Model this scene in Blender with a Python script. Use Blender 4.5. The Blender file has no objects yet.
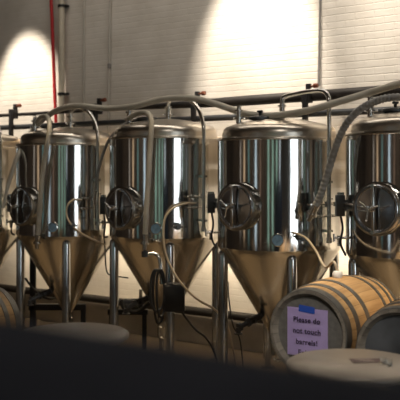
import bpy, bmesh, math, random
from mathutils import Vector, Matrix
random.seed(7)
S = bpy.context.scene
COL = S.collection
R = math.radians
EYE = 2.05
F = 850.0
U = Vector((0.804, -0.594, 0.0))      # along the tank row, towards the right / near end
N = Vector((0.594, 0.804, 0.0))       # from the room towards the brick wall
Z = Vector((0, 0, 1))
ROWANG = math.atan2(U.y, U.x)

def P(px, py, Y):
    """point that the photo shows at (px, py), standing at distance Y from the camera"""
    return Vector(((px - 200) / F * Y, Y, EYE - (py - 171) / F * Y))

def UN(u, n, z):
    return U * u + N * n + Z * z

def row_y(px):
    """distance of the tank row's centre line along the direction of px"""
    return 8.87 * 1150.0 / (px + 950.0)

# ------------------------------------------------------------------ materials
def nodes(name):
    m = bpy.data.materials.new(name); m.use_nodes = True
    nt = m.node_tree
    return m, nt, nt.nodes['Principled BSDF']

def mat(name, col, rough=0.5, metal=0.0, noise=0.0, nscale=8.0, bump=0.0, bscale=40.0, stretch=(1, 1, 1), rvar=0.0, spec=None, coat=0.0):
    m, nt, b = nodes(name)
    b.inputs['Base Color'].default_value = (*col, 1)
    b.inputs['Roughness'].default_value = rough
    b.inputs['Metallic'].default_value = metal
    if spec is not None: b.inputs['Specular IOR Level'].default_value = spec
    if coat: b.inputs['Coat Weight'].default_value = coat
    tc = nt.nodes.new('ShaderNodeTexCoord'); mp = nt.nodes.new('ShaderNodeMapping')
    mp.inputs['Scale'].default_value = stretch
    nt.links.new(tc.outputs['Object'], mp.inputs['Vector'])
    if noise or rvar:
        n = nt.nodes.new('ShaderNodeTexNoise'); n.inputs['Scale'].default_value = nscale; n.inputs['Detail'].default_value = 5
        nt.links.new(mp.outputs[0], n.inputs['Vector'])
        if noise:
            r = nt.nodes.new('ShaderNodeValToRGB')
            r.color_ramp.elements[0].position = 0.3; r.color_ramp.elements[1].position = 0.7
            r.color_ramp.elements[0].color = (*[max(0, c * (1 - noise)) for c in col], 1)
            r.color_ramp.elements[1].color = (*[min(1, c * (1 + noise)) for c in col], 1)
            nt.links.new(n.outputs['Fac'], r.inputs[0]); nt.links.new(r.outputs[0], b.inputs['Base Color'])
        if rvar:
            q = nt.nodes.new('ShaderNodeMapRange')
            q.inputs['To Min'].default_value = max(0.02, rough - rvar); q.inputs['To Max'].default_value = rough + rvar
            nt.links.new(n.outputs['Fac'], q.inputs['Value']); nt.links.new(q.outputs[0], b.inputs['Roughness'])
    if bump:
        n2 = nt.nodes.new('ShaderNodeTexNoise'); n2.inputs['Scale'].default_value = bscale; n2.inputs['Detail'].default_value = 4
        bp = nt.nodes.new('ShaderNodeBump'); bp.inputs['Strength'].default_value = bump; bp.inputs['Distance'].default_value = 0.02
        nt.links.new(mp.outputs[0], n2.inputs['Vector'])
        nt.links.new(n2.outputs['Fac'], bp.inputs['Height']); nt.links.new(bp.outputs[0], b.inputs['Normal'])
    return m

def emit(name, col, strength, var=0.0, scale=3.0):
    m, nt, b = nodes(name)
    b.inputs['Base Color'].default_value = (0.02, 0.02, 0.02, 1)
    b.inputs['Emission Color'].default_value = (*col, 1)
    b.inputs['Emission Strength'].default_value = strength
    if var:
        tc = nt.nodes.new('ShaderNodeTexCoord'); n = nt.nodes.new('ShaderNodeTexNoise'); n.inputs['Scale'].default_value = scale
        r = nt.nodes.new('ShaderNodeValToRGB')
        r.color_ramp.elements[0].position = 0.35; r.color_ramp.elements[1].position = 0.65
        r.color_ramp.elements[0].color = (*[c * (1 - var) for c in col], 1)
        r.color_ramp.elements[1].color = (*[min(1, c * (1 + var)) for c in col], 1)
        nt.links.new(tc.outputs['Object'], n.inputs['Vector']); nt.links.new(n.outputs['Fac'], r.inputs[0])
        nt.links.new(r.outputs[0], b.inputs['Emission Color'])
    return m

def brick_mat(name, col, mortar, bumpy=0.9):
    m, nt, b = nodes(name)
    tc = nt.nodes.new('ShaderNodeTexCoord'); sp = nt.nodes.new('ShaderNodeSeparateXYZ'); cb = nt.nodes.new('ShaderNodeCombineXYZ')
    nt.links.new(tc.outputs['Object'], sp.inputs[0])
    nt.links.new(sp.outputs['X'], cb.inputs['X']); nt.links.new(sp.outputs['Z'], cb.inputs['Y'])
    br = nt.nodes.new('ShaderNodeTexBrick')
    br.inputs['Scale'].default_value = 1.0
    br.inputs['Brick Width'].default_value = 0.225; br.inputs['Row Height'].default_value = 0.075
    br.inputs['Mortar Size'].default_value = 0.008; br.inputs['Mortar Smooth'].default_value = 0.6
    br.inputs['Color1'].default_value = (*col, 1); br.inputs['Color2'].default_value = (*[c * 0.97 for c in col], 1)
    br.inputs['Mortar'].default_value = (*mortar, 1)
    nz = nt.nodes.new('ShaderNodeTexNoise'); nz.inputs['Scale'].default_value = 2.2; nz.inputs['Detail'].default_value = 6
    wob = nt.nodes.new('ShaderNodeVectorMath'); wob.operation = 'MULTIPLY_ADD'
    nw = nt.nodes.new('ShaderNodeTexNoise'); nw.inputs['Scale'].default_value = 7.0
    nt.links.new(cb.outputs[0], nw.inputs['Vector']); nt.links.new(nw.outputs['Color'], wob.inputs[0])
    wob.inputs[1].default_value = (0.03, 0.018, 0); nt.links.new(cb.outputs[0], wob.inputs[2])
    nt.links.new(wob.outputs[0], br.inputs['Vector']); nt.links.new(cb.outputs[0], nz.inputs['Vector'])
    mx = nt.nodes.new('ShaderNodeMix'); mx.data_type = 'RGBA'; mx.blend_type = 'MULTIPLY'; mx.inputs['Factor'].default_value = 0.35
    rr = nt.nodes.new('ShaderNodeValToRGB'); rr.color_ramp.elements[0].position = 0.3; rr.color_ramp.elements[1].position = 0.62
    rr.color_ramp.elements[0].color = (0.62, 0.58, 0.52, 1); rr.color_ramp.elements[1].color = (1, 1, 1, 1)
    nt.links.new(nz.outputs['Fac'], rr.inputs[0])
    nt.links.new(br.outputs['Color'], mx.inputs['A']); nt.links.new(rr.outputs[0], mx.inputs['B'])
    nt.links.new(mx.outputs['Result'], b.inputs['Base Color'])
    b.inputs['Roughness'].default_value = 0.55
    # relief: mortar joints, per-brick height and paint lumps
    nb = nt.nodes.new('ShaderNodeTexNoise'); nb.inputs['Scale'].default_value = 9.0; nb.inputs['Detail'].default_value = 8
    nt.links.new(cb.outputs[0], nb.inputs['Vector'])
    ad = nt.nodes.new('ShaderNodeMath'); ad.operation = 'MULTIPLY_ADD'; ad.inputs[1].default_value = -0.45
    nt.links.new(br.outputs['Fac'], ad.inputs[0]); nt.links.new(nb.outputs['Fac'], ad.inputs[2])
    bp = nt.nodes.new('ShaderNodeBump'); bp.inputs['Strength'].default_value = bumpy; bp.inputs['Distance'].default_value = 0.012
    nt.links.new(ad.outputs[0], bp.inputs['Height']); nt.links.new(bp.outputs[0], b.inputs['Normal'])
    return m

def wood_mat(name, c1, c2, n_staves=0, rough=0.55):
    """oak: long grain along local X, staves told apart around the X axis"""
    m, nt, b = nodes(name)
    tc = nt.nodes.new('ShaderNodeTexCoord'); mp = nt.nodes.new('ShaderNodeMapping')
    mp.inputs['Scale'].default_value = (1.5, 14, 14)
    nz = nt.nodes.new('ShaderNodeTexNoise'); nz.inputs['Scale'].default_value = 2.0; nz.inputs['Detail'].default_value = 6
    nt.links.new(tc.outputs['Object'], mp.inputs[0]); nt.links.new(mp.outputs[0], nz.inputs['Vector'])
    r = nt.nodes.new('ShaderNodeValToRGB'); r.color_ramp.elements[0].position = 0.3; r.color_ramp.elements[1].position = 0.7
    r.color_ramp.elements[0].color = (*c1, 1); r.color_ramp.elements[1].color = (*c2, 1)
    nt.links.new(nz.outputs['Fac'], r.inputs[0])
    out = r.outputs[0]
    if n_staves:
        sp = nt.nodes.new('ShaderNodeSeparateXYZ'); nt.links.new(tc.outputs['Object'], sp.inputs[0])
        at = nt.nodes.new('ShaderNodeMath'); at.operation = 'ARCTAN2'
        nt.links.new(sp.outputs['Y'], at.inputs[0]); nt.links.new(sp.outputs['Z'], at.inputs[1])
        mu = nt.nodes.new('ShaderNodeMath'); mu.operation = 'MULTIPLY'; mu.inputs[1].default_value = n_staves / (2 * math.pi)
        nt.links.new(at.outputs[0], mu.inputs[0])
        fl = nt.nodes.new('ShaderNodeMath'); fl.operation = 'FLOOR'; nt.links.new(mu.outputs[0], fl.inputs[0])
        wn = nt.nodes.new('ShaderNodeTexWhiteNoise'); wn.noise_dimensions = '1D'; nt.links.new(fl.outputs[0], wn.inputs['W'])
        fr = nt.nodes.new('ShaderNodeMath'); fr.operation = 'FRACT'; nt.links.new(mu.outputs[0], fr.inputs[0])
        gt = nt.nodes.new('ShaderNodeMath'); gt.operation = 'GREATER_THAN'; gt.inputs[1].default_value = 0.06
        nt.links.new(fr.outputs[0], gt.inputs[0])
        ma = nt.nodes.new('ShaderNodeMapRange'); ma.inputs['To Min'].default_value = 0.7; ma.inputs['To Max'].default_value = 1.1
        nt.links.new(wn.outputs['Value'], ma.inputs['Value'])
        gm = nt.nodes.new('ShaderNodeMapRange'); gm.inputs['To Min'].default_value = 0.62; gm.inputs['To Max'].default_value = 1.0
        nt.links.new(gt.outputs[0], gm.inputs['Value'])
        pr = nt.nodes.new('ShaderNodeMath'); pr.operation = 'MULTIPLY'
        nt.links.new(ma.outputs[0], pr.inputs[0]); nt.links.new(gm.outputs[0], pr.inputs[1])
        vm = nt.nodes.new('ShaderNodeVectorMath'); vm.operation = 'SCALE'
        nt.links.new(out, vm.inputs[0]); nt.links.new(pr.outputs[0], vm.inputs['Scale'])
        out = vm.outputs[0]
    nt.links.new(out, b.inputs['Base Color'])
    b.inputs['Roughness'].default_value = rough
    return m

STEEL = (0.72, 0.72, 0.70)
M = {
    'jacket': mat('polished_steel', (0.70, 0.70, 0.69), 0.10, 1.0, bump=0.035, bscale=3.0, stretch=(2.2, 2.2, 0.35)),
    'dome': mat('satin_steel_dome', (0.60, 0.55, 0.48), 0.30, 1.0, rvar=0.05, nscale=5),
    'cone': mat('brushed_steel_cone', (0.66, 0.63, 0.58), 0.20, 1.0),
    'steel': mat('steel_fitting', STEEL, 0.18, 1.0),
    'doorsteel': mat('dark_steel_door', (0.36, 0.37, 0.39), 0.20, 1.0, rvar=0.05, nscale=6),
    'leg': mat('steel_leg', (0.55, 0.575, 0.61), 0.14, 1.0),
    'tube': mat('steel_tube', (0.66, 0.66, 0.64), 0.20, 1.0, noise=0.06),
    'darksteel': mat('dark_steel', (0.09, 0.095, 0.10), 0.38, 0.7),
    'black': mat('black_rubber', (0.012, 0.012, 0.013), 0.5),
    'blackpipe': mat('black_iron_pipe', (0.022, 0.019, 0.017), 0.5, 0.2, noise=0.3),
    'hose': mat('beige_brew_hose', (0.50, 0.46, 0.38), 0.42, 0, noise=0.12, nscale=6),
    'hosegrey': mat('grey_braided_hose', (0.27, 0.265, 0.25), 0.42, 0, noise=0.15, nscale=20),
    'tubing': mat('beige_silicone_tubing', (0.46, 0.38, 0.28), 0.4, spec=0.5),
    'brick': brick_mat('painted_brick', (0.72, 0.68, 0.62), (0.69, 0.65, 0.59), .5),
    'floor': mat('tan_sealed_concrete', (0.15, 0.108, 0.062), 0.6, 0, noise=0.12, nscale=1.2),
    'curb': mat('grey_beige_concrete', (0.40, 0.36, 0.30), 0.7, 0, noise=0.15, nscale=3, bump=0.2, bscale=25),
    'ceiling': mat('dark_ceiling', (0.10, 0.085, 0.07), 0.8),
    'room': mat('dark_brown_boards', (0.105, 0.082, 0.064), 0.6, 0, noise=0.75, nscale=2, stretch=(3, 3, 0.1)),
    'red': mat('red_sprinkler_paint', (0.42, 0.02, 0.025), 0.35),
    'cream': mat('cream_pipe_paint', (0.52, 0.47, 0.38), 0.45, noise=0.08),
    'conduit': mat('painted_conduit', (0.50, 0.47, 0.42), 0.45),
    'greyconduit': mat('grey_conduit', (0.25, 0.24, 0.23), 0.45, 0.3),
    'copper': mat('copper_red_handle', (0.25, 0.085, 0.05), 0.35, 0.5),
    'gauge': mat('blue_gauge_face', (0.22, 0.36, 0.50), 0.15, noise=0.25, nscale=30, coat=0.5),
    'oak': wood_mat('oak_staves', (0.36, 0.205, 0.08), (0.53, 0.33, 0.145), 26),
    'oakhead': wood_mat('grey_oak_head', (0.085, 0.08, 0.07), (0.13, 0.12, 0.105), 0, 0.7),
    'chime': wood_mat('pale_chime', (0.13, 0.11, 0.085), (0.20, 0.17, 0.13), 26, 0.65),
    'hoop': mat('galvanised_hoop', (0.17, 0.165, 0.15), 0.45, 0.75, noise=0.25, nscale=15),
    'blackhead': mat('black_barrel_head', (0.055, 0.058, 0.062), 0.6, noise=0.3, nscale=8),
    'paper': mat('lilac_paper', (0.60, 0.47, 0.78), 0.75),
    'ink': mat('dark_ink', (0.03, 0.015, 0.05), 0.7),
    'tape': mat('blue_painters_tape', (0.015, 0.06, 0.33), 0.6),
    'white': mat('white_silicone', (0.72, 0.70, 0.66), 0.5),
    'table': mat('pale_stone_laminate', (0.26, 0.225, 0.19), 0.30, noise=0.06, nscale=10),
    'iron': mat('black_cast_iron', (0.02, 0.02, 0.021), 0.5, 0.5),
    'ledge': mat('black_counter', (0.034, 0.039, 0.054), 0.9, spec=0.03, noise=0.2, nscale=4),
    'card': mat('dark_red_brown_card', (0.075, 0.045, 0.042), 0.6, noise=0.3, nscale=18),
    'cardprint': mat('pale_card_print', (0.40, 0.34, 0.30), 0.6),
    'wframe': mat('dark_window_frame', (0.03, 0.03, 0.03), 0.5),
}
gm, gnt, gb = nodes('clear_glass')
gb.inputs['Transmission Weight'].default_value = 1.0; gb.inputs['Roughness'].default_value = 0.03; gb.inputs['IOR'].default_value = 1.45
gb.inputs['Base Color'].default_value = (0.95, 0.97, 0.97, 1)
M['glass'] = gm

# ------------------------------------------------------------------ mesh helpers
def bm_new(): return bmesh.new()

def lathe(bm, prof, segs=64, mtx=None, cap0=False, cap1=False):
    rings = []
    for (r, z) in prof:
        if r < 1e-6:
            rings.append([bm.verts.new((0, 0, z))])
        else:
            rings.append([bm.verts.new((r * math.cos(2 * math.pi * i / segs), r * math.sin(2 * math.pi * i / segs), z)) for i in range(segs)])
    for a, b in zip(rings, rings[1:]):
        for i in range(segs):
            j = (i + 1) % segs
            if len(a) == 1 and len(b) == 1: continue
            if len(a) == 1: bm.faces.new((a[0], b[j], b[i]))
            elif len(b) == 1: bm.faces.new((a[i], a[j], b[0]))
            else: bm.faces.new((a[i], a[j], b[j], b[i]))
    if cap0 and len(rings[0]) > 1: bm.faces.new(list(reversed(rings[0])))
    if cap1 and len(rings[-1]) > 1: bm.faces.new(rings[-1])
    if mtx is not None:
        vs = [v for r_ in rings for v in r_]
        bmesh.ops.transform(bm, matrix=mtx, verts=vs)

def frame_to(p, d):
    """matrix that takes +Z to d at p"""
    return Matrix.Translation(p) @ Vector(d).to_track_quat('Z', 'Y').to_matrix().to_4x4()

def cyl(bm, a, b, r, r2=None, segs=20, bev=0.0):
    a = Vector(a); b = Vector(b); L = (b - a).length
    r2 = r if r2 is None else r2
    e = min(bev, L * .4)
    prof = [(0, 0), (r - e, 0), (r, e), (r2, L - e), (r2 - e, L), (0, L)] if e else [(0, 0), (r, 0), (r2, L), (0, L)]
    lathe(bm, prof, segs, frame_to(a, b - a))

def box(bm, c, s, rot=None, bev=0.0):
    r = bmesh.ops.create_cube(bm, size=1.0)
    vs = r['verts']
    mt = Matrix.Translation(Vector(c)) @ (rot.to_4x4() if rot else Matrix.Identity(4)) @ Matrix.Diagonal((*s, 1))
    bmesh.ops.transform(bm, matrix=mt, verts=vs)
    if bev:
        es = list({e for v in vs for e in v.link_edges})
        bmesh.ops.bevel(bm, geom=es, offset=bev, segments=3, profile=0.5, affect='EDGES')

def smooth_path(pts, n=10):
    pts = [Vector(p) for p in pts]
    if len(pts) < 3: return pts
    out = []
    ext = [pts[0] * 2 - pts[1]] + pts + [pts[-1] * 2 - pts[-2]]
    for i in range(1, len(ext) - 2):
        p0, p1, p2, p3 = ext[i - 1:i + 3]
        for k in range(n):
            t = k / n
            out.append(0.5 * ((2 * p1) + (p2 - p0) * t + (2 * p0 - 5 * p1 + 4 * p2 - p3) * t * t + (3 * p1 - p0 - 3 * p2 + p3) * t ** 3))
    out.append(pts[-1])
    return out

def tube(bm, pts, r, segs=14, smooth=True, n=10, rib=0.0, ribn=3):
    path = smooth_path(pts, n) if smooth else [Vector(p) for p in pts]
    rings = []; up = None
    for i, p in enumerate(path):
        d = (path[min(i + 1, len(path) - 1)] - path[max(i - 1, 0)])
        if d.length < 1e-9: d = Vector((0, 0, 1))
        d.normalize()
        if up is None:
            up = d.orthogonal().normalized()
        else:
            up = (up - d * up.dot(d)).normalized()
        s = d.cross(up)
        rr = r(i / (len(path) - 1)) if callable(r) else r
        if rib: rr *= 1 + rib * (1 if (i // ribn) % 2 else -1)
        rings.append([bm.verts.new(p + up * rr * math.cos(2 * math.pi * k / segs) + s * rr * math.sin(2 * math.pi * k / segs)) for k in range(segs)])
    for a, b in zip(rings, rings[1:]):
        for k in range(segs):
            j = (k + 1) % segs
            bm.faces.new((a[k], a[j], b[j], b[k]))
    bm.faces.new(list(reversed(rings[0]))); bm.faces.new(rings[-1])

def obj(name, bm, m, parent=None, loc=None, sharp=40):
    bmesh.ops.recalc_face_normals(bm, faces=bm.faces)
    me = bpy.data.meshes.new(name); bm.to_mesh(me); bm.free()
    me.materials.append(M[m] if isinstance(m, str) else m)
    me.shade_smooth(); me.set_sharp_from_angle(angle=R(sharp))
    o = bpy.data.objects.new(name, me); COL.objects.link(o)
    if parent is not None: o.parent = parent
    if loc is not None: o.location = loc
    return o

def tag(o, label, cat, group=None):
    o['label'] = label; o['category'] = cat
    if group: o['group'] = group
    return o

def thing(name, label, cat, loc=(0, 0, 0), rotz=0.0, group=None):
    o = bpy.data.objects.new(name, None); COL.objects.link(o)
    o.empty_display_size = 0.1
    o.location = loc; o.rotation_euler = (0, 0, rotz)
    return tag(o, label, cat, group)

def struct(name, bm, m, **k):
    o = obj(name, bm, m, **k); o['kind'] = 'structure'; return o

def rel(pts, base):
    return [Vector(p) - Vector(base) for p in pts]

# ------------------------------------------------------------------ the room
ROT = Matrix.Rotation(ROWANG, 3, 'Z')
U0, U1, N0, N1, H = -15.0, 3.0, -3.0, 8.28, 6.6

def wall_piece(bm, u0, u1, n0, n1, z0, z1):
    box(bm, ((u0 + u1) / 2, (n0 + n1) / 2, (z0 + z1) / 2), (abs(u1 - u0), abs(n1 - n0), z1 - z0))

def rowstruct(name, bm, m):
    o = struct(name, bm, m); o.rotation_euler = (0, 0, ROWANG); return o
# in this rotated frame: x = u, y = n

b = bm_new(); wall_piece(b, U0 - .2, U1 + .2, N1, N1 + .2, 0, H); rowstruct('wall_back', b, 'brick')
b = bm_new(); wall_piece(b, U0 - .2, U1 + .2, N0 - .2, N1 + .2, -.1, 0); rowstruct('floor', b, 'floor')
b = bm_new(); wall_piece(b, U0 - .2, U1 + .2, N0 - .2, N1 + .2, H, H + .1); rowstruct('ceiling', b, 'ceiling')
b = bm_new(); box(b, ((U0 + U1) / 2, N1 - .09, .19), (U1 - U0, .18, .38), bev=.012); rowstruct('trim_1', b, 'curb')
b = bm_new(); wall_piece(b, U0 - .2, U0, N0, N1, 0, H); rowstruct('wall_left', b, 'room')

# right-hand wall with its big window opening
wn0, wn1, wz0, wz1 = 1.15, 3.55, 0.55, 3.0
b = bm_new()
wall_piece(b, U1, U1 + .2, N0, wn0, 0, H); wall_piece(b, U1, U1 + .2, wn1, N1, 0, H)
wall_piece(b, U1, U1 + .2, wn0, wn1, 0, wz0); wall_piece(b, U1, U1 + .2, wn0, wn1, wz1, H)
rowstruct('wall_right', b, 'room')
# front wall (behind the camera): tall windows, their row and tints made up to streak the steel  (u centre, width, colour, strength)
front = [(2.2, .5, (.75, .87, .95), 1.2), (0.9, .7, (.42, .66, .52), .6), (-.55, .7, (.42, .66, .52), .6), (-2.0, .7, (.42, .66, .52), .6),
         (-4.6, .5, (.50, .32, .22), .30), (-6.2, .8, (.62, .76, .86), .95), (-8.9, .8, (.25, .45, .42), .32), (-11.2, 1.0, (.75, .52, .32), .75), (-13.6, .9, (.7, .6, .5), .5)]
wins = [('right', (wn0 + wn1) / 2, wn1 - wn0, (.90, .97, 1.0), 3.6, wz0, wz1)] + [('front', u, w, c, s, .45, 2.9) for u, w, c, s in front]
b = bm_new()
edges = sorted([(u - w / 2, u + w / 2) for u, w, _, _ in front])
cur = U0
for a0, a1 in edges:
    wall_piece(b, cur, a0, N0 - .2, N0, 0, H)
    wall_piece(b, a0, a1, N0 - .2, N0, 0, .45); wall_piece(b, a0, a1, N0 - .2, N0, 2.9, H)
    cur = a1
wall_piece(b, cur, U1, N0 - .2, N0, 0, H)
rowstruct('wall_front', b, 'room')
for k, (side, c, w, col, s, z0, z1) in enumerate(wins):
    b = bm_new(); fr = .06
    def put(lo, hi, za, zb, depth0, depth1):
        if side == 'front': wall_piece(b, lo, hi, N0 - depth1, N0 - depth0, za, zb)
        else: wall_piece(b, U1 + depth0, U1 + depth1, lo, hi, za, zb)
    put(c - w / 2, c - w / 2 + fr, z0, z1, .06, .12); put(c + w / 2 - fr, c + w / 2, z0, z1, .06, .12)
    put(c - w / 2 + fr, c + w / 2 - fr, z0, z0 + fr, .06, .12); put(c - w / 2 + fr, c + w / 2 - fr, z1 - fr, z1, .06, .12)
    if side == 'right': put(c + .50, c + .62, z0, z1, .06, .12)
    fo = rowstruct('window_%d' % (k + 1), b, 'wframe')
    b = bm_new()
    put(c - w / 2, c + w / 2, z0, z1, .13, .15)
    gl = obj('pane', b, emit('daylit_pane_%d' % k, col, s, .25 if side == 'front' else .05, 1.5), fo)

# ------------------------------------------------------------------ fermenter tanks
def dv(az, r=1.0, z=0.0):
    """unit direction, az degrees from facing the camera, positive towards the left"""
    a = R(az)
    return Vector((-math.sin(a) * r, -math.cos(a) * r, z))

ZJ, ZR, RJ = 1.316, 2.358, 0.60

def make_tank(px, Y, zo, label, group, dmz=0.0, sharp_bend=False):
    X = (px - 200) / F * Y
    t = thing('fermenter_tank', label, 'tank', (X, Y, zo), 0, group)
    # shell, dome, cone
    b = bm_new()
    lathe(b, [(.575, ZJ - .012), (RJ - .006, ZJ - .010), (RJ, ZJ + .004), (RJ, ZJ + .006)] + [(RJ, ZJ + .006 + (ZR - ZJ - .02) * k / 6) for k in range(1, 7)] + [(RJ, ZR - .012), (RJ - .006, ZR), (.552, ZR + .004)], 160)
    obj('shell', b, 'jacket', t, sharp=20)
    b = bm_new()
    lathe(b, [(RJ + .001, ZR - .020), (RJ + .007, ZR - .014), (RJ + .007, ZR - .002), (RJ + .001, ZR + .006), (.56, ZR + .008)], 128)
    obj('rim_band', b, 'dome', t)
    b = bm_new()
    pr = [(.553, ZR), (.553, ZR + .004), (.553, ZR + .044), (.553, ZR + .048)]
    for k in range(1, 9):
        a = R(k * 78 / 8); pr.append((.553 - .085 * (1 - math.cos(a)), ZR + .048 + .085 * math.sin(a)))
    r1, z1 = pr[-1]
    for k in range(1, 15):
        q = 1 - k / 14; pr.append((r1 * q, z1 + .075 * (1 - q * q)))
    lathe(b, pr, 96)
    obj('dome', b, 'dome', t, sharp=50)
    ztop = lambda r: z1 + .075 * (1 - (r / r1) ** 2)
    b = bm_new()
    lathe(b, [(.590, ZJ - .004), (.583, ZJ - .025), (.562, ZJ - .062), (.558, ZJ - .069)] + [(.558 + (.058 - .558) * k / 8, ZJ - .069 + (.405 - ZJ + .069) * k / 8) for k in range(1, 9)] + [(.055, .40), (.045, .385)], 96)
    obj('cone', b, 'cone', t, sharp=50)
    # outlet under the cone
    b = bm_new()
    lathe(b, [(0, .40), (.046, .40), (.046, .33), (.062, .325), (.062, .305), (.042, .30), (.042, .22), (.058, .215), (.058, .195), (0, .195)], 32)
    box(b, (0, -.085, .262), (.02, .11, .012), bev=.003)
    obj('outlet_valve', b, 'steel', t)
    # four legs
    for q in range(4):
        d = dv(-7 + 90 * q, .552)
        b = bm_new()
        rr = .047
        lathe(b, [(0, -zo), (.075, -zo), (.075, -zo + .012), (.03, -zo + .02), (.03, .10), (rr, .105), (rr, 1.235), (rr * .92, 1.26), (rr * .7, 1.279), (rr * .35, 1.288), (0, 1.29)], 32, Matrix.Translation(d))
        obj('leg', b, 'leg', t)
    # manway on the shell
    mz = 1.725 + dmz; d = dv(41); c = d * (RJ - .03) + Z * mz
    fm = frame_to(c, d)
    b = bm_new()
    lathe(b, [(.205, -.03), (.205, .078), (.205, .083), (.212, .09), (.222, .094), (.222, .112), (.212, .118), (.19, .118)], 64, fm)
    mw = obj('manway', b, 'steel', t)
    b = bm_new()
    lathe(b, [(.20, .112), (.20, .120), (.196, .124), (.180, .124), (.176, .122), (.172, .116), (.169, .116), (.12, .121), (.06, .125), (0, .126)], 64, fm)
    dr = obj('manway_door', b, 'doorsteel', mw)
    side = Z.cross(d).normalized()
    b = bm_new()
    cc = c + d * .165
    rotm = Matrix((side, Z, d)).transposed()
    box(b, cc, (.030, .40, .022), rotm, bev=.006)
    for s in (-1, 1): cyl(b, c + d * .12 + Z * s * .19, c + d * .18 + Z * s * .19, .016)
    obj('clamp_bar', b, 'steel', mw)
    b = bm_new()
    cyl(b, cc, cc + d * .07, .022)
    hub = cc + d * .075
    for a in (20, 140, 260):
        v = side * math.cos(R(a)) + Z * math.sin(R(a))
        cyl(b, hub, hub + v * .085, .008); lathe(b, [(0, -.012), (.012, 0), (0, .012)], 10, Matrix.Translation(hub + v * .09))
    obj('hand_knob', b, 'steel', mw)
    # hinge bracket at the left of the manway, with arms reaching to its middle
    hb = dv(86, RJ + .065) + Z * (1.735 + dmz)
    b = bm_new()
    box(b, hb, (.075, .09, .185), bev=.006)
    box(b, dv(86, RJ + .01) + Z * (1.735 + dmz), (.06, .05, .10))
    hg = obj('hinge_bracket', b, 'darksteel', t)
    b = bm_new()
    for dz in (.022, -.03):
        cyl(b, hb + Vector((.02, -.05, dz)), hub + Vector((0, 0, dz * .5)), .009)
    cyl(b, hb + Vector((0, -.03, .095)), hb + Vector((0, -.03, .115)), .03)
    obj('hinge_arm', b, 'steel', hg)
    b = bm_new()
    tube(b, [hb + Vector((.005, 0, -.09)), hb + Vector((.02, -.01, -.2)), hb + Vector((.005, 0, -.33)), dv(84, RJ + .02) + Z * 1.30], .010)
    obj('bracket_cable', b, 'black', hg)
    # small T-handle valve below it
    vz = 1.452; p0 = dv(88, RJ - .01) + Z * vz; p1 = dv(88, RJ + .115) + Z * vz
    b = bm_new()
    cyl(b, p0, p1, .012); cyl(b, p0.lerp(p1, .55), p0.lerp(p1, .75), .022)
    cyl(b, p1 - Z * .035, p1 + Z * .035, .010); cyl(b, p0.lerp(p1, .65), p0.lerp(p1, .65) - Z * .07, .012)
    obj('side_valve', b, 'steel', t)
    # temperature gauge
    d = dv(6.5); c = d * (RJ - .005) + Z * 1.425
    b = bm_new(); lathe(b, [(.02, -.02), (.02, .015), (.054, .016), (.058, .02), (.058, .042), (.050, .046), (.048, .040), (0, .040)], 40, frame_to(c, d))
    ga = obj('gauge', b, 'steel', t)
    b = bm_new(); lathe(b, [(.049, .041), (.03, .0425), (0, .043)], 40, frame_to(c, d))
    obj('gauge_face', b, 'gauge', ga)
    # sample valve
    d = dv(-13); c = d * (RJ - .01) + Z * 1.45
    b = bm_new()
    cyl(b, c, c + d * .05, .026); cyl(b, c + d * .05, c + d * .065, .036); cyl(b, c + d * .065, c + d * .12, .018)
    cyl(b, c + d * .095 - Vector((.05, 0, 0)), c + d * .095 + Vector((.05, 0, 0)), .010)
    obj('sample_valve', b, 'darksteel', t)
    # level fittings on the right-hand side
    b = bm_new()
    for z, l in ((1.745, .0), (1.635, .02)):
        a0 = dv(-22, RJ + .05, z) ; a1 = dv(-52, RJ + .06 + l, z)
        cyl(b, a0, a1, .009)
        for q in (.25, .55, .85):
            p = a0.lerp(a1, q); w = (a1 - a0).normalized()
            if z > 1.7: cyl(b, p - w * .012, p + w * .012, .020 if q != .55 else .026)
        e = dv(-52, RJ - .01, z); cyl(b, e, a1, .010)
        e = dv(-24, RJ - .01, z); cyl(b, e, a0, .010)
    p = dv(-40, RJ + .055, 1.745); cyl(b, p, p + Z * .05, .008); cyl(b, p + Z * .05 - Vector((.03, 0, 0)), p + Z * .05 + Vector((.03, 0, 0)), .007)
    obj('level_fitting', b, 'steel', t)
    # two ports on the dome
    for (x, y) in ((-.39, 0.0), (.03, 0.0)):
        zz = ztop(math.hypot(x, y)) - .01; b = bm_new(); o = Matrix.Translation((x, y, zz))
        lathe(b, [(.028, 0), (.028, .045), (.045, .048), (.045, .066), (.028, .07), (.028, .12), (.042, .123), (.042, .140), (.024, .144), (.024, .18), (0, .18)], 28, o)
        cyl(b, (x - .055, y, zz + .057), (x + .065, y, zz + .057), .010)
        obj('vent_port', b, 'steel', t)
    # small dark hatch on the dome
    b = bm_new(); zz = ztop(.2) - .005
    lathe(b, [(.115, 0), (.115, .022), (.105, .03), (.06, .034), (0, .036)], 40, Matrix.Translation((-.19, -.08, zz)))
    hb2 = obj('top_hatch', b, 'darksteel', t)
    b = bm_new(); cyl(b, (-.19, -.08, zz + .03), (-.19, -.08, zz + .075), .014); cyl(b, (-.19, -.08, zz + .07), (-.19, -.08, zz + .09), .03, bev=.006)
    obj('hatch_knob', b, 'black', hb2)
    # arched vent pipe from the middle port, down the right side
    e = dv(-39, RJ + .055)
    zt = ztop(.03) + .13
    b = bm_new()
    if sharp_bend: arch = [(.60, .105), (.86, .10), (.97, .05), (1, -.08)]
    else: arch = [(.30, .09), (.50, .075), (.72, .02), (.88, -.07), (.97, -.19), (1, -.32)]
    tube(b, [(.03, 0, zt), (.035, 0, zt + .05), (.07, -.03, zt + .085)] + [(e.x * q, e.y * q, zt + h) for q, h in arch] + [(e.x, e.y, 2.0), (e.x, e.y, 1.42)], .021, 16, n=8)
    vp = obj('vent_pipe', b, 'tube', t)
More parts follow.
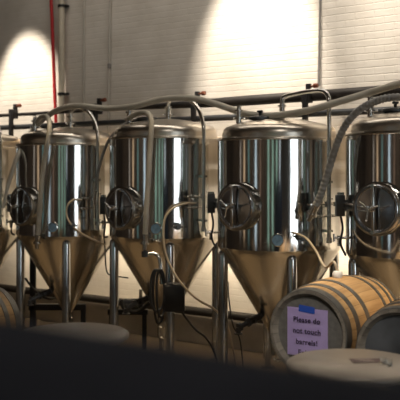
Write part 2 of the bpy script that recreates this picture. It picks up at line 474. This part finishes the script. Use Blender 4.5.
    for z in (1.95, 1.50):
        b = bm_new(); box(b, (e.x * .96, e.y * .96, z), (.05, .10, .022), Matrix.Rotation(R(39), 3, 'Z')); obj('pipe_bracket', b, 'steel', vp)
    b = bm_new(); cyl(b, (e.x, e.y, 1.39), (e.x, e.y, 1.44), .030); obj('pipe_ferrule', b, 'steel', vp)
    # racking valve low on the cone
    d = dv(62)
    a0 = d * .19 + Z * .66; a1 = d * .46 + Z * .56
    b = bm_new()
    cyl(b, a0, a1, .024); w = (a1 - a0).normalized()
    for q in (.35, .6, .95): cyl(b, a0.lerp(a1, q) - w * .012, a0.lerp(a1, q) + w * .012, .042)
    cyl(b, a1, a1 - Z * .05, .024); cyl(b, a1 - Z * .05, a1 - Z * .062, .04)
    rv = obj('racking_valve', b, 'darksteel', t)
    b = bm_new(); h0 = a0.lerp(a1, .5)
    cyl(b, h0, h0 + Vector((0, -.05, .03)), .014); cyl(b, h0 + Vector((0, -.05, .03)), h0 + Vector((.09, -.11, .07)), .014, bev=.004)
    cyl(b, a0.lerp(a1, .1), a0.lerp(a1, .5), .033)
    obj('valve_handle', b, 'black', rv)
    return t

GT = 'conical fermenter tanks in the row'
tanks = [
    make_tank(-22, 10.95, 0.0, 'steel fermenter tank at the far left, cut off by the picture edge', GT),
    make_tank(68, 10.02, 0.0, 'steel fermenter tank below the red pipe, with a beige hose hanging down its front', GT, -.07),
    make_tank(165.5, 9.16, 0.045, 'steel fermenter tank with black pump box and cable loops hanging at its cone', GT, -.10),
    make_tank(279, 8.30, 0.0, 'steel fermenter tank behind the barrel with the lilac sign', GT, 0, True),
    make_tank(415, 7.44, 0.015, 'nearest steel fermenter tank, cut off at right, above the black-headed barrel', GT),
]

# ------------------------------------------------------------------ pipes on the brick wall
def wall_pt(px, py, off=0.06):
    """point on the brick wall's face (off metres in front of it)"""
    dx = Vector(((px - 200) / F, 1.0, 0)); Y = (N1 - off) / dx.dot(N)
    return P(px, py, Y)

def wpipe(name, label, px0, px1, py_bot, r, m, off, clamps=(), cat='pipe'):
    a = wall_pt(px1, py_bot, off); top = wall_pt(px0, 0, off); top = top + (top - a).normalized() * 1.6
    top.z = min(top.z, H)
    b = bm_new(); cyl(b, a, top, r, segs=20)
    o = obj(name, b, m); tag(o, label, cat)
    for py in clamps:
        p = a.lerp(top, 0); tt = (wall_pt(px0, py, off).z - a.z) / (top.z - a.z); p = a.lerp(top, tt)
        b = bm_new(); cyl(b, p - Z * .018, p + Z * .018, r * 1.25); box(b, p + N * off * .4, (.16, off * .7, .03), ROT)
        obj('pipe_clamp', b, 'black', o)
    return o

wpipe('sprinkler_pipe', 'thin bright red pipe running down the brick wall at upper left', 51.2, 57, 150, .024, 'red', .10)
wpipe('cream_pipe', 'thick cream pipe with black clamps beside the red pipe', 61.5, 61.5, 150, .042, 'cream', .09, (6, 94))
wpipe('wall_conduit', 'thin pale conduit on the wall, next right of the cream pipe', 84, 83.5, 150, .013, 'conduit', .03, (), 'conduit')
oc = wpipe('wall_conduit', 'thin pale conduit with a joint, third pipe right of the red one', 110, 108, 150, .014, 'conduit', .03, (), 'conduit')
b = bm_new(); p = wall_pt(109.3, 66, .03); cyl(b, p - Z * .03, p + Z * .03, .024); obj('conduit_coupling', b, 'greyconduit', oc)
wpipe('wall_conduit', 'thin grey conduit on the bright wall above the barrel-side tank', 320, 318.5, 86, .012, 'greyconduit', .03, (), 'conduit')

b = bm_new(); tube(b, [UN(u, N1 - .27, z) for u, z in ((-14.5, 2.835), (-9.2, 2.835), (-7.0, 2.835), (-5.5, 2.84), (-3, 2.865), (2.5, 2.92))], lambda q: .024 if q < .45 else .058, 20, smooth=False)
mp_ = obj('black_iron_pipe', b, 'blackpipe'); tag(mp_, 'black horizontal pipe running along the wall above the tanks', 'pipe')
for u in (-12, -9, -6.5, -4.2, -1): 
    b = bm_new(); cyl(b, UN(u, N1 - .27, 2.835), UN(u, N1, 2.835), .012); obj('wall_hanger', b, 'blackpipe', mp_)
b = bm_new(); cyl(b, UN(-14.5, N1 - .30, 2.66), UN(2.5, N1 - .30, 2.66), .036)
lp = obj('insulated_pipe', b, 'darksteel'); tag(lp, 'dark steel pipe along the wall just below the black pipe', 'pipe')
for u in (-12, -9, -6.5, -4.2, -1):
    b = bm_new(); cyl(b, UN(u, N1 - .30, 2.66), UN(u, N1, 2.66), .012); obj('wall_hanger', b, 'blackpipe', lp)

def u_at(px, n):
    dx = Vector(((px - 200) / F, 1.0, 0)); return (dx * (n / dx.dot(N))).dot(U)
for px, lab in ((17, 'black drop valve with red handle on the wall pipe, far left'),
                (101, 'black drop valve on the wall pipe behind the gap right of the red-pipe tank'),
                (199, 'black drop valve with copper red handle just above the overhead hose middle'),
                (310, 'black drop valve with copper red handle below the grey conduit')):
    u = u_at(px, N1 - .27); base = UN(u, N1 - .27, 2.835)
    t = thing('drop_valve', lab, 'valve', base, ROWANG, 'drop valves on the black wall pipe')
    b = bm_new(); box(b, (0, -.105, -.13), (.055, .05, .40), bev=.006); box(b, (0, -.065, 0), (.09, .10, .12), bev=.006); box(b, (0, -.03, .10), (.05, .05, .09), bev=.006)
    obj('valve_body', b, 'black', t)
    b = bm_new(); cyl(b, (.02, -.03, .115), (.07, -.03, .12), .012); cyl(b, (.06, -.03, .118), (.11, -.03, .122), .026, bev=.006)
    obj('valve_handle', b, 'copper', t)

# ------------------------------------------------------------------ hoses
def hose(name, label, pts, r, m, cat='hose', group=None, rib=0.0, n=10, ends=(), base=None):
    b = bm_new(); tube(b, pts, r, 16, n=n, rib=rib)
    o = obj(name, b, m); tag(o, label, cat, group)
    path = [Vector(p) for p in pts]
    for e in ends:
        a, c = (path[0], path[1]) if e == 0 else (path[-1], path[-2])
        d = (a - c).normalized(); rr = r if not callable(r) else r(1)
        b = bm_new(); cyl(b, a - d * .06, a + d * .02, rr * 1.12); cyl(b, a + d * .02, a + d * .04, rr * 1.6); cyl(b, a + d * .04, a + d * .10, rr * .8)
        obj('hose_fitting', b, 'steel', o)
    return o

ov = [(3, 208, 9.55), (9, 182, 9.6), (19, 153, 9.65), (33, 130, 10.12), (52, 113, 9.95), (75, 106, 9.5), (108, 108.5, 9.3), (135, 106, 9.05), (163, 99, 8.85), (190, 98, 8.7), (214, 103.5, 8.55), (240, 112, 8.45), (262, 115.5, 8.25), (285, 114.5, 8.0), (312, 109.5, 7.75), (345, 100, 7.65), (375, 91, 7.58), (408, 82, 7.0), (450, 80, 6.7)]
hose('overhead_hose', 'long beige hose running over all the tank tops across the picture', [P(*q) for q in ov], lambda q: .033 if q > .22 else .018 + .015 * q / .22, 'hose')
hose('drop_hose', 'beige hose arching over the dome and hanging down front of the red-pipe tank',
     [P(37, 122, 9.95), P(41, 117, 9.75), P(47, 117, 9.5), P(49.5, 125, 9.34), P(48, 140, 9.30), P(43, 170, 9.34), P(40, 205, 9.36), P(37.5, 240, 9.40)], 0.027, 'hose', group='drop hoses on the tank fronts', ends=(1,))
hose('drop_hose', 'beige hose arching over the dome and hanging down to the steel elbow pipe',
     [P(129, 118, 9.1), P(135, 114.5, 8.9), P(144, 112.5, 8.65), P(150, 116, 8.53), P(151.5, 126, 8.48), P(150, 150, 8.47), P(148, 185, 8.47), P(146, 215, 8.47), P(145, 240, 8.48)], 0.027, 'hose', group='drop hoses on the tank fronts', ends=(1,))
hose('side_hose', 'thin grey hose from dome port down the left side of the second full tank',
     [P(129, 121, 9.1), P(117, 130, 9.12), P(108, 142, 9.14), P(101, 160, 9.16), P(97, 178, 9.18), P(95, 196, 9.2)], .016, 'hosegrey', ends=(1,))
hose('ribbed_hose', 'thick grey ribbed hose curving down the left side of the nearest tank',
     [P(440, 104, 6.75), P(415, 98, 6.8), P(392, 97.5, 6.9), P(374, 102, 7.0), P(358, 111, 7.1), P(345, 126, 7.2), P(336, 146, 7.3), P(328, 172, 7.4), P(321, 194, 7.45), P(313, 211, 7.5)], .031, 'hosegrey', rib=.07, n=30, ends=(1,))

# thin beige tubing
hose('thin_tube', 'thin beige tube looping at the gauge of the red-pipe tank',
     [P(82, 200, 9.4), P(74, 200, 9.38), P(68, 205, 9.36), P(66.5, 214, 9.36), P(70, 223, 9.34), P(78, 231, 9.34), P(90, 238, 9.34), P(106, 245, 9.3)], .010, 'tubing', 'tube', 'thin beige tubes')
hose('thin_tube', 'thin beige tube running from the middle tank fittings past its cone to the floor',
     [P(196, 203, 8.55), P(184, 204, 8.5), P(172, 209, 8.44), P(164.5, 220, 8.42), P(163.5, 240, 8.40), P(167, 258, 8.38), P(176, 276, 8.36), P(188, 291, 8.36), P(200, 301, 8.4), P(214, 309, 8.6), P(226, 322, 8.7), P(232, 345, 8.7), P(236, 366, 8.75)], .011, 'tubing', 'tube', 'thin beige tubes')

# steel elbow pipe at the middle tank's front
t = thing('elbow_pipe', 'bent steel elbow pipe hanging below the drop hose at the cone', 'pipe', P(145, 254, 8.48))
b0 = t.location.copy()
b = bm_new(); tube(b, rel([P(144, 254, 8.48), P(149, 254, 8.48), P(154, 254, 8.48), P(158, 256, 8.47), P(160, 261, 8.46), P(161, 268, 8.45), P(162, 284, 8.43)], b0), .022, 16)
obj('bent_pipe', b, 'steel', t)
b = bm_new(); cyl(b, rel([P(145, 243, 8.48)], b0)[0], rel([P(145, 255, 8.48)], b0)[0], .016); cyl(b, rel([P(145, 251, 8.48)], b0)[0], rel([P(145, 257, 8.48)], b0)[0], .034)
obj('elbow_joint', b, 'darksteel', t)

# black pump control box on the leg of the middle tank, with its cable loops
p = P(174, 297, 8.44)
t = thing('control_box', 'black pump control box hanging on the leg below the elbow pipe', 'box', p)
b = bm_new(); box(b, (0, 0, 0), (.215, .12, .28), bev=.012); obj('box_body', b, 'black', t)
b = bm_new(); box(b, (0, -.065, .03), (.17, .012, .18), bev=.004); obj('box_cover', b, 'black', t)
b = bm_new(); box(b, (0, .075, .12), (.06, .06, .03)); obj('hanger', b, 'darksteel', t)
b = bm_new()
for k, (dx, w, bot) in enumerate(((0, 5.5, 322), (2, 4.2, 316), (-1.5, 6.5, 311))):
    c = 159 + dx
    tube(b, [P(c + w, 286, 8.4), P(c + w * .5, 273, 8.39), P(c - w * .4, 270, 8.38), P(c - w, 280, 8.37), P(c - w, 300, 8.36 - k * .01), P(c - w * .4, bot, 8.36 - k * .01), P(c + w * .6, bot - 3, 8.38), P(c + w, 300, 8.4 - k * .01), P(c + w, 288, 8.41)], .012, 10)
o = obj('cable_coil', b, 'black'); tag(o, 'loops of black cable hanging left of the control box', 'cable')
hose('floor_cable', 'black cable curving from the control box down to the floor', [P(181, 311, 8.44), P(186, 318, 8.5), P(196, 330, 8.6), P(206, 338, 8.7), P(214, 352, 8.75), P(219, 370.5, 8.78)], .011, 'black', 'cable')
hose('floor_cable', 'thin black cable hanging beside the leg of the barrel-side tank', [P(228, 282, 8.35), P(229, 300, 8.4), P(233, 325, 8.4), P(240, 340, 8.4), P(244, 377, 8.45)], .007, 'black', 'cable')

# black stand with hoses below the left tank
t = thing('pump_stand', 'black steel stand with hoses behind the cone of the red-pipe tank', 'stand', (P(33, 300, 10.45).x, 10.45, 0))
q0 = t.location.copy()
b = bm_new(); zt = EYE - (252 - 171) / F * 10.45; zb = EYE - (307 - 171) / F * 10.45
box(b, (0, 0, zt / 2), (.07, .07, zt), bev=.006); obj('post', b, 'iron', t)
b = bm_new(); box(b, (.30, 0, zb), (.70, .07, .075), bev=.006); obj('crossbar', b, 'iron', t)
b = bm_new(); box(b, (.62, 0, zb / 2), (.06, .06, zb), bev=.006); obj('short_post', b, 'iron', t)
hose('black_hose', 'black hose tangled over the pump stand, lower left', [P(25, 278, 10.2), P(31, 286, 10.2), P(40, 295, 10.25), P(50, 299, 10.25), P(58, 297, 10.3)], .014, 'black', 'hose')
hose('black_hose', 'black hose drooping from between the first two full tanks to the next cone', [P(121, 300, 9.5), P(124, 308, 9.5), P(133, 312, 9.55), P(142, 309, 9.6), P(150, 303, 9.6)], .022, 'black', 'hose')
hose('power_cable', 'black cable hanging beside the double legs left of the middle cone', [P(104, 236, 9.35), P(105, 250, 9.35), P(107, 272, 9.38), P(116, 276, 9.6), P(128, 278, 9.7)], .008, 'black', 'cable')
# pump behind the middle cone
t = thing('transfer_pump', 'small dark transfer pump on the frame left of the middle cone', 'pump', (P(134, 303, 9.75).x, 9.75, 0))
b = bm_new(); zc = EYE - (304 - 171) / F * 9.75
cyl(b, (-.12, 0, zc), (.06, 0, zc), .065, bev=.01); cyl(b, (.06, 0, zc), (.11, 0, zc), .085, bev=.01); obj('motor', b, 'darksteel', t)
b = bm_new(); cyl(b, (.09, 0, zc), (.20, -.02, zc + .05), .022); cyl(b, (.08, 0, zc + .05), (.08, 0, zc + .17), .022); obj('pump_outlet', b, 'steel', t)
b = bm_new(); box(b, (-.07, 0, zc - .09), (.46, .08, .06), bev=.006)
for x in (-.26, .12): box(b, (x, 0, (zc - .12) / 2), (.05, .06, zc - .12))
obj('pump_frame', b, 'iron', t)
hose('black_floor_pipe', 'black horizontal pipe along the concrete kerb at the foot of the wall', [UN(-14, N1 - .26, .40), UN(-8, N1 - .26, .40), UN(-2, N1 - .26, .40)], .050, 'blackpipe', 'pipe')
hose('floor_pipe', 'thin steel pipe lying along the floor behind the tank legs', [UN(-9.5, 7.13 - .72, .022), UN(-5.4, 7.13 - .72, .022), UN(-2.4, 7.13 - .72, .022)], .02, 'tube', 'pipe')

# ------------------------------------------------------------------ barrels
AX = Vector((.57, .82, 0)).normalized(); BANG = math.atan2(AX.y, AX.x)
RH, RB, BL = .285, .326, .93

def make_barrel(head_c, label, headmat, bung):
    """head_c: middle of the head that faces the camera; local +X runs along the barrel away from it"""
    t = thing('wine_barrel', label, 'barrel', head_c, BANG, 'oak barrels lying on racks')
    toX = Matrix.Rotation(R(90), 4, 'Y')
    rad = lambda x: RH + (RB - RH) * (1 - ((x - BL / 2) / (BL / 2)) ** 2)
    b = bm_new(); lathe(b, [(rad(BL * k / 24), BL * k / 24) for k in range(1, 24)], 72, toX); obj('staves', b, 'oak', t, sharp=60)
    for x0, x1 in ((0, 1), (1, 0)):
        b = bm_new(); s = 1 if x0 == 0 else -1; e = BL * x0
        lathe(b, [(RH - .045, e + s * .04), (RH - .022, e), (RH - .002, e), (rad(BL / 24), e + s * BL / 24)], 72, toX); obj('chime', b, 'chime', t)
        b = bm_new(); lathe(b, [(0, e + s * .038), (RH - .036, e + s * .038)], 72, toX); obj('head', b, headmat, t)
    for x, w in ((.035, .06), (.15, .045), (.30, .045), (BL - .30, .045), (BL - .15, .045), (BL - .035, .06)):
        b = bm_new(); g = .004
        lathe(b, [(rad(x - w / 2) - .002, x - w / 2), (rad(x - w / 2) + g, x - w / 2), (rad(x + w / 2) + g, x + w / 2), (rad(x + w / 2) - .002, x + w / 2)], 72, toX); obj('hoop', b, 'hoop', t)
    if bung:
        b = bm_new(); lathe(b, [(.03, 0), (.036, .012), (.036, .035), (.028, .05), (0, .054)], 24, Matrix.Translation((BL * .5, 0, RB - .006))); obj('bung', b, 'white', t)
    return t

hb1 = P(307, 333, 5.7)
perp = Vector((AX.y, -AX.x, 0))
hb2 = hb1 + perp * .655 - AX * .03; hb2.z -= .06
hb1b = P(-110, 344, 5.75)
B1 = make_barrel(hb1, 'golden oak barrel with grey head, carrying the lilac paper sign', 'oakhead', True)
B2 = make_barrel(hb2, 'oak barrel with black head at right, next to the one with the sign', 'blackhead', False)
B0 = make_barrel(hb1b, 'oak barrel at the left edge below the cut-off tank', 'oakhead', False)

def rack(c_head, n, label, dz=(0, 0)):
    """steel rack carrying n barrels side by side; origin on the floor under the first head"""
    zc = c_head.z
    t = thing('barrel_rack', label, 'rack', (c_head.x, c_head.y, 0), BANG, 'steel barrel racks')
    width = .66 * (n - 1)
    b = bm_new()
    y0, y1 = .36, -(width + .36)
    for x in (.22, BL - .22):
        box(b, (x, (y0 + y1) / 2, zc - .46), (.05, y0 - y1, .06), bev=.004)
    for y in (y0 - .03, y1 + .03): box(b, (BL / 2, y, zc - .46), (BL - .2, .05, .06), bev=.004)
    obj('rack_frame', b, 'iron', t)
    for x in (.13, BL - .13):
        for y in (y0 - .03, y1 + .03):
            b = bm_new(); box(b, (x, y, (zc - .44) / 2), (.05, .05, zc - .44), bev=.004); obj('leg', b, 'iron', t)
    for k in range(n):
        for x in (.22, BL - .22):
            for s in (-1, 1):
                rr = RH + (RB - RH) * (1 - ((x - BL / 2) / (BL / 2)) ** 2)
                b = bm_new(); rot = Matrix.Rotation(R(-40 * s), 3, 'X')
                p = Vector((x, -.655 * k - s * (rr + .022) * math.sin(R(40)), -(rr + .022) * math.cos(R(40)) + zc + dz[k]))
                box(b, p, (.06, .14, .03), Matrix.Rotation(R(-40 * s), 3, 'X'), bev=.004)
                box(b, (p.x, p.y, (p.z + zc - .46) / 2), (.04, .04, p.z - (zc - .46)))
                obj('cradle', b, 'iron', t)
    return t
rack(hb1, 2, 'black steel rack under the two barrels at right', (0, -.06))
rack(hb1b, 1, 'black steel rack under the barrel at the left edge')

bt = hb1 + AX * BL * .5 + Z * (RB + .045)
hose('thin_tube', 'thin beige tube from the sample valve into the white bung of the signed barrel',
     [P(294, 233, 7.66), P(299, 234.5, 7.6), P(307, 239, 7.45), P(316, 251, 7.1), P(325, 267, 6.5), bt + Z * .06 + Vector((-.02, .05, 0)), bt], .010, 'tubing', 'tube', 'thin beige tubes')

# sign taped on the signed barrel
sc_ = hb1 + AX * .028
sr = perp                                       # paper's right
t = thing('paper_sign', 'lilac paper sign with dark bold writing taped on the barrel head', 'sign', sc_, 0)
srot = Matrix((sr, Z, -AX)).transposed()        # local x right, y up, z towards the camera
t.rotation_euler = srot.to_euler()
b = bm_new(); pw, ph = .305, .325; ytop = .160; x0 = -.165
# the paper bows a little
g = 8; vs = [[b.verts.new((x0 + pw * i / g, ytop - ph * j / g, .016 * math.sin(math.pi * i / g) * (j / g) * .5)) for i in range(g + 1)] for j in range(g + 1)]
for j in range(g):
    for i in range(g): b.faces.new((vs[j][i], vs[j + 1][i], vs[j + 1][i + 1], vs[j][i + 1]))
bmesh.ops.solidify(b, geom=b.faces[:], thickness=.001)
obj('paper', b, 'paper', t)
b = bm_new(); box(b, (-.015, .154, .004), (.120, .045, .0015), Matrix.Rotation(R(-5), 3, 'Z')); obj('tape', b, 'tape', t)

def text_obj(s, size, parent, loc, m, bold=.018, align='CENTER', rot=(0, 0, 0), name='lettering'):
    cu = bpy.data.curves.new('text', 'FONT'); cu.body = s; cu.size = size; cu.align_x = align; cu.offset = bold * size; cu.extrude = .0004; cu.space_character = 1.08
    tmp = bpy.data.objects.new('tmp_text', cu); COL.objects.link(tmp)
    dg = bpy.context.evaluated_depsgraph_get(); dg.update()
    me = bpy.data.meshes.new_from_object(tmp.evaluated_get(dg)); bpy.data.objects.remove(tmp); bpy.data.curves.remove(cu)
    me.name = name; me.materials.clear(); me.materials.append(M[m])
    o = bpy.data.objects.new(name, me); COL.objects.link(o); o.parent = parent; o.location = loc; o.rotation_euler = rot
    return o
for k, (s, y) in enumerate((('Please do', .083), ('not touch', .008), ('barrels!', -.066), ('Enjoy!', -.138))):
    text_obj(s, .049, t, (x0 + pw / 2, y - .018, .0095), 'ink', .024)

# ------------------------------------------------------------------ round bar tables
def make_table(px, Y, ztop, r, label):
    X = (px - 200) / F * Y
    t = thing('round_table', label, 'table', (X, Y, 0), 0, 'round bar tables')
    b = bm_new(); lathe(b, [(0, ztop - .04), (r - .018, ztop - .04), (r - .004, ztop - .034), (r, ztop - .022), (r - .004, ztop - .008), (r - .018, ztop), (0, ztop)], 96)
    obj('table_top', b, 'table', t, sharp=50)
    b = bm_new(); lathe(b, [(.10, ztop - .055), (.10, ztop - .04), (0, ztop - .04)], 32); cyl(b, (0, 0, .03), (0, 0, ztop - .045), .038, segs=28); obj('column', b, 'iron', t)
    b = bm_new(); lathe(b, [(0, 0), (.25, 0), (.25, .015), (.20, .028), (.06, .05), (.04, .07), (0, .07)], 48); obj('base', b, 'iron', t)
    return t
TZ = EYE - 191 / F * 4.2
make_table(354, 4.2, TZ, .335, 'pale round table top in front of the barrels, with a card on it')
make_table(72, 4.98, TZ, .335, 'pale empty round table at lower left in front of the tanks')

t = thing('menu_card', 'flat dark red-brown printed card lying on the right round table', 'card', P(368, 361, 4.22), R(4))
t.location.z = TZ + .001
b = bm_new(); box(b, (0, 0, .002), (.17, .085, .003), bev=.001); obj('card_stock', b, 'card', t)
b = bm_new()
for k in range(3): box(b, (-.02 + .01 * k, .018 - .02 * k, .0042), (.085 - .015 * k, .006, .0006))
obj('printed_lines', b, 'cardprint', t)
for px, Y, lab in ((383, 4.14, 'tiny clear glass cup on the right table, beside the card, the left one'), (389, 4.10, 'tiny clear glass cup on the right table, the one farther from the card')):
    p = P(px, 366, Y); p.z = TZ
    b = bm_new(); lathe(b, [(0, .001), (.013, .001), (.0155, .004), (.017, .034), (.0155, .034), (.0140, .006), (0, .005)], 28)
    o = obj('glass_cup', b, 'glass', None, p); tag(o, lab, 'cup', 'small glass cups on the table')

# ------------------------------------------------------------------ dark counter right in front of the camera
t = thing('bar_counter', 'black out-of-focus counter edge filling the bottom of the picture', 'counter', (0, 0, 0), ROWANG)
cz = 1.863; cn1 = .735
b = bm_new(); box(b, (-.45, cn1 - .18, cz - .03), (1.9, .36, .06), bev=.022); obj('counter_top', b, 'ledge', t)
b = bm_new(); box(b, (-.45, cn1 - .16, (cz - .06) / 2), (1.84, .14, cz - .06), bev=.004); obj('front_panel', b, 'ledge', t)

# ------------------------------------------------------------------ light
def spot(u, n, z, aim, power, half, blend, col, size=.05, name='wall_spot'):
    l = bpy.data.lights.new(name, 'SPOT'); l.energy = power; l.spot_size = R(half * 2); l.spot_blend = blend; l.color = col; l.shadow_soft_size = size
    o = bpy.data.objects.new(name, l); COL.objects.link(o); p = UN(u, n, z); o.location = p
    o.rotation_euler = (Vector(aim) - p).to_track_quat('-Z', 'Y').to_euler()
    return o
WARM = (1.0, .88, .73)
def wallspot(px, power, half=18, tilt=31, d=1.6, z=5.6, blend=.5):
    u = u_at(px, N1)
    n = N1 - d
    spot(u, n, z, UN(u, n + math.sin(R(tilt)), z - math.cos(R(tilt))), power, half, blend, WARM)
wallspot(28, 780, tilt=35, z=5.3, blend=.6)
wallspot(258, 900, half=21, tilt=36, z=5.6, blend=.7)
wallspot(440, 330, half=27, tilt=37, blend=.9)
wallspot(335, 200, half=27, tilt=37, blend=.9)  # weak wide fill added so the wall stays even between the arches
# added warm spots, one floor pool per tank to gild its cone's reflection
for px, Y in ((-22, 10.95), (68, 10.02), (165.5, 9.16), (279, 8.30), (415, 7.44)):
    p = Vector(((px - 200) / F * Y - .05, Y - 1.1, 0))
    spot(p.dot(U), p.dot(N), 6.0, p, 1000, 8, .8, (1.0, .78, .50), .06, 'fill_spot')
def area(p, rot, sx, sy, e, col, name='room_fill'):
    l = bpy.data.lights.new(name, 'AREA'); l.shape = 'RECTANGLE'; l.size = sx; l.size_y = sy; l.energy = e; l.color = col
    o = bpy.data.objects.new(name, l); COL.objects.link(o); o.location = p; o.rotation_euler = rot
# added warm fill under the dark steel pipe, lighting the gap between tanks and wall
area(UN(-5.5, N1 - .30, 2.615), (0, 0, ROWANG), 15, .05, 16, (1.0, .66, .34), 'gap_fill')
for px, Y in ((-22, 10.95), (68, 10.02), (165.5, 9.16), (279, 8.30), (415, 7.44)):
    p = Vector(((px - 200) / F * Y, Y, 1.22)) + N * .62
    area(p, (R(68), 0, ROWANG), .5, .08, 6.5, (1.0, .82, .58), 'kerb_fill')  # added fill hidden behind each cone, brightens the low wall
area(UN(-5, 6.4, 6.4), (R(15), 0, ROWANG), 7, .6, 72, (1, .90, .78))  # added overhead fill for the wall and tank tops
area(Vector((0.6, 2.4, 4.6)), (R(48), 0, R(-10)), 1.0, .6, 24, (1.0, .92, .82))  # added soft fill from the camera side, for sign and barrel heads
area(UN(-7, -.6, 5.2), (R(-50), 0, ROWANG), 14, .6, 130, (1.0, .84, .68))  # added fill on the front wall, so the steel reflects brown
spot(-2.9, 5.1, 6.0, P(345, 300, 6.3), 1300, 9, .7, (1.0, .84, .62), .06, 'fill_spot')  # added spot to brighten the barrel tops
spot(-1.19, 1.61, 4.6, (.85, 5.7, 1.0), 480, 7, .6, (1.0, .93, .86), .1, 'fill_spot')  # added fill aimed at the sign and barrel heads
q = P(360, 362, 4.2); spot(q.dot(U), q.dot(N), 5.8, q, 500, 7, .8, (1.0, .86, .68), .06, 'fill_spot')  # added spot to brighten the right table top

w = bpy.data.worlds.new('World'); S.world = w; w.use_nodes = True
w.node_tree.nodes['Background'].inputs[0].default_value = (.9, .8, .7, 1); w.node_tree.nodes['Background'].inputs[1].default_value = .02

# ------------------------------------------------------------------ camera
cam = bpy.data.cameras.new('Camera'); co = bpy.data.objects.new('Camera', cam); COL.objects.link(co)
co.location = (0, 0, EYE); co.rotation_euler = (R(90), 0, 0)
cam.sensor_fit = 'HORIZONTAL'; cam.sensor_width = 23.5; cam.lens = 23.5 * F / 400.0
cam.shift_y = -29 / 400.0
cam.clip_start = .02
cam.dof.use_dof = True; cam.dof.focus_distance = 6.9; cam.dof.aperture_fstop = 1.7
S.camera = co
S.view_settings.view_transform = 'Standard'; S.view_settings.look = 'None'
S.view_settings.exposure = 0.1; S.view_settings.gamma = 1.0; S.view_settings.use_curve_mapping = False
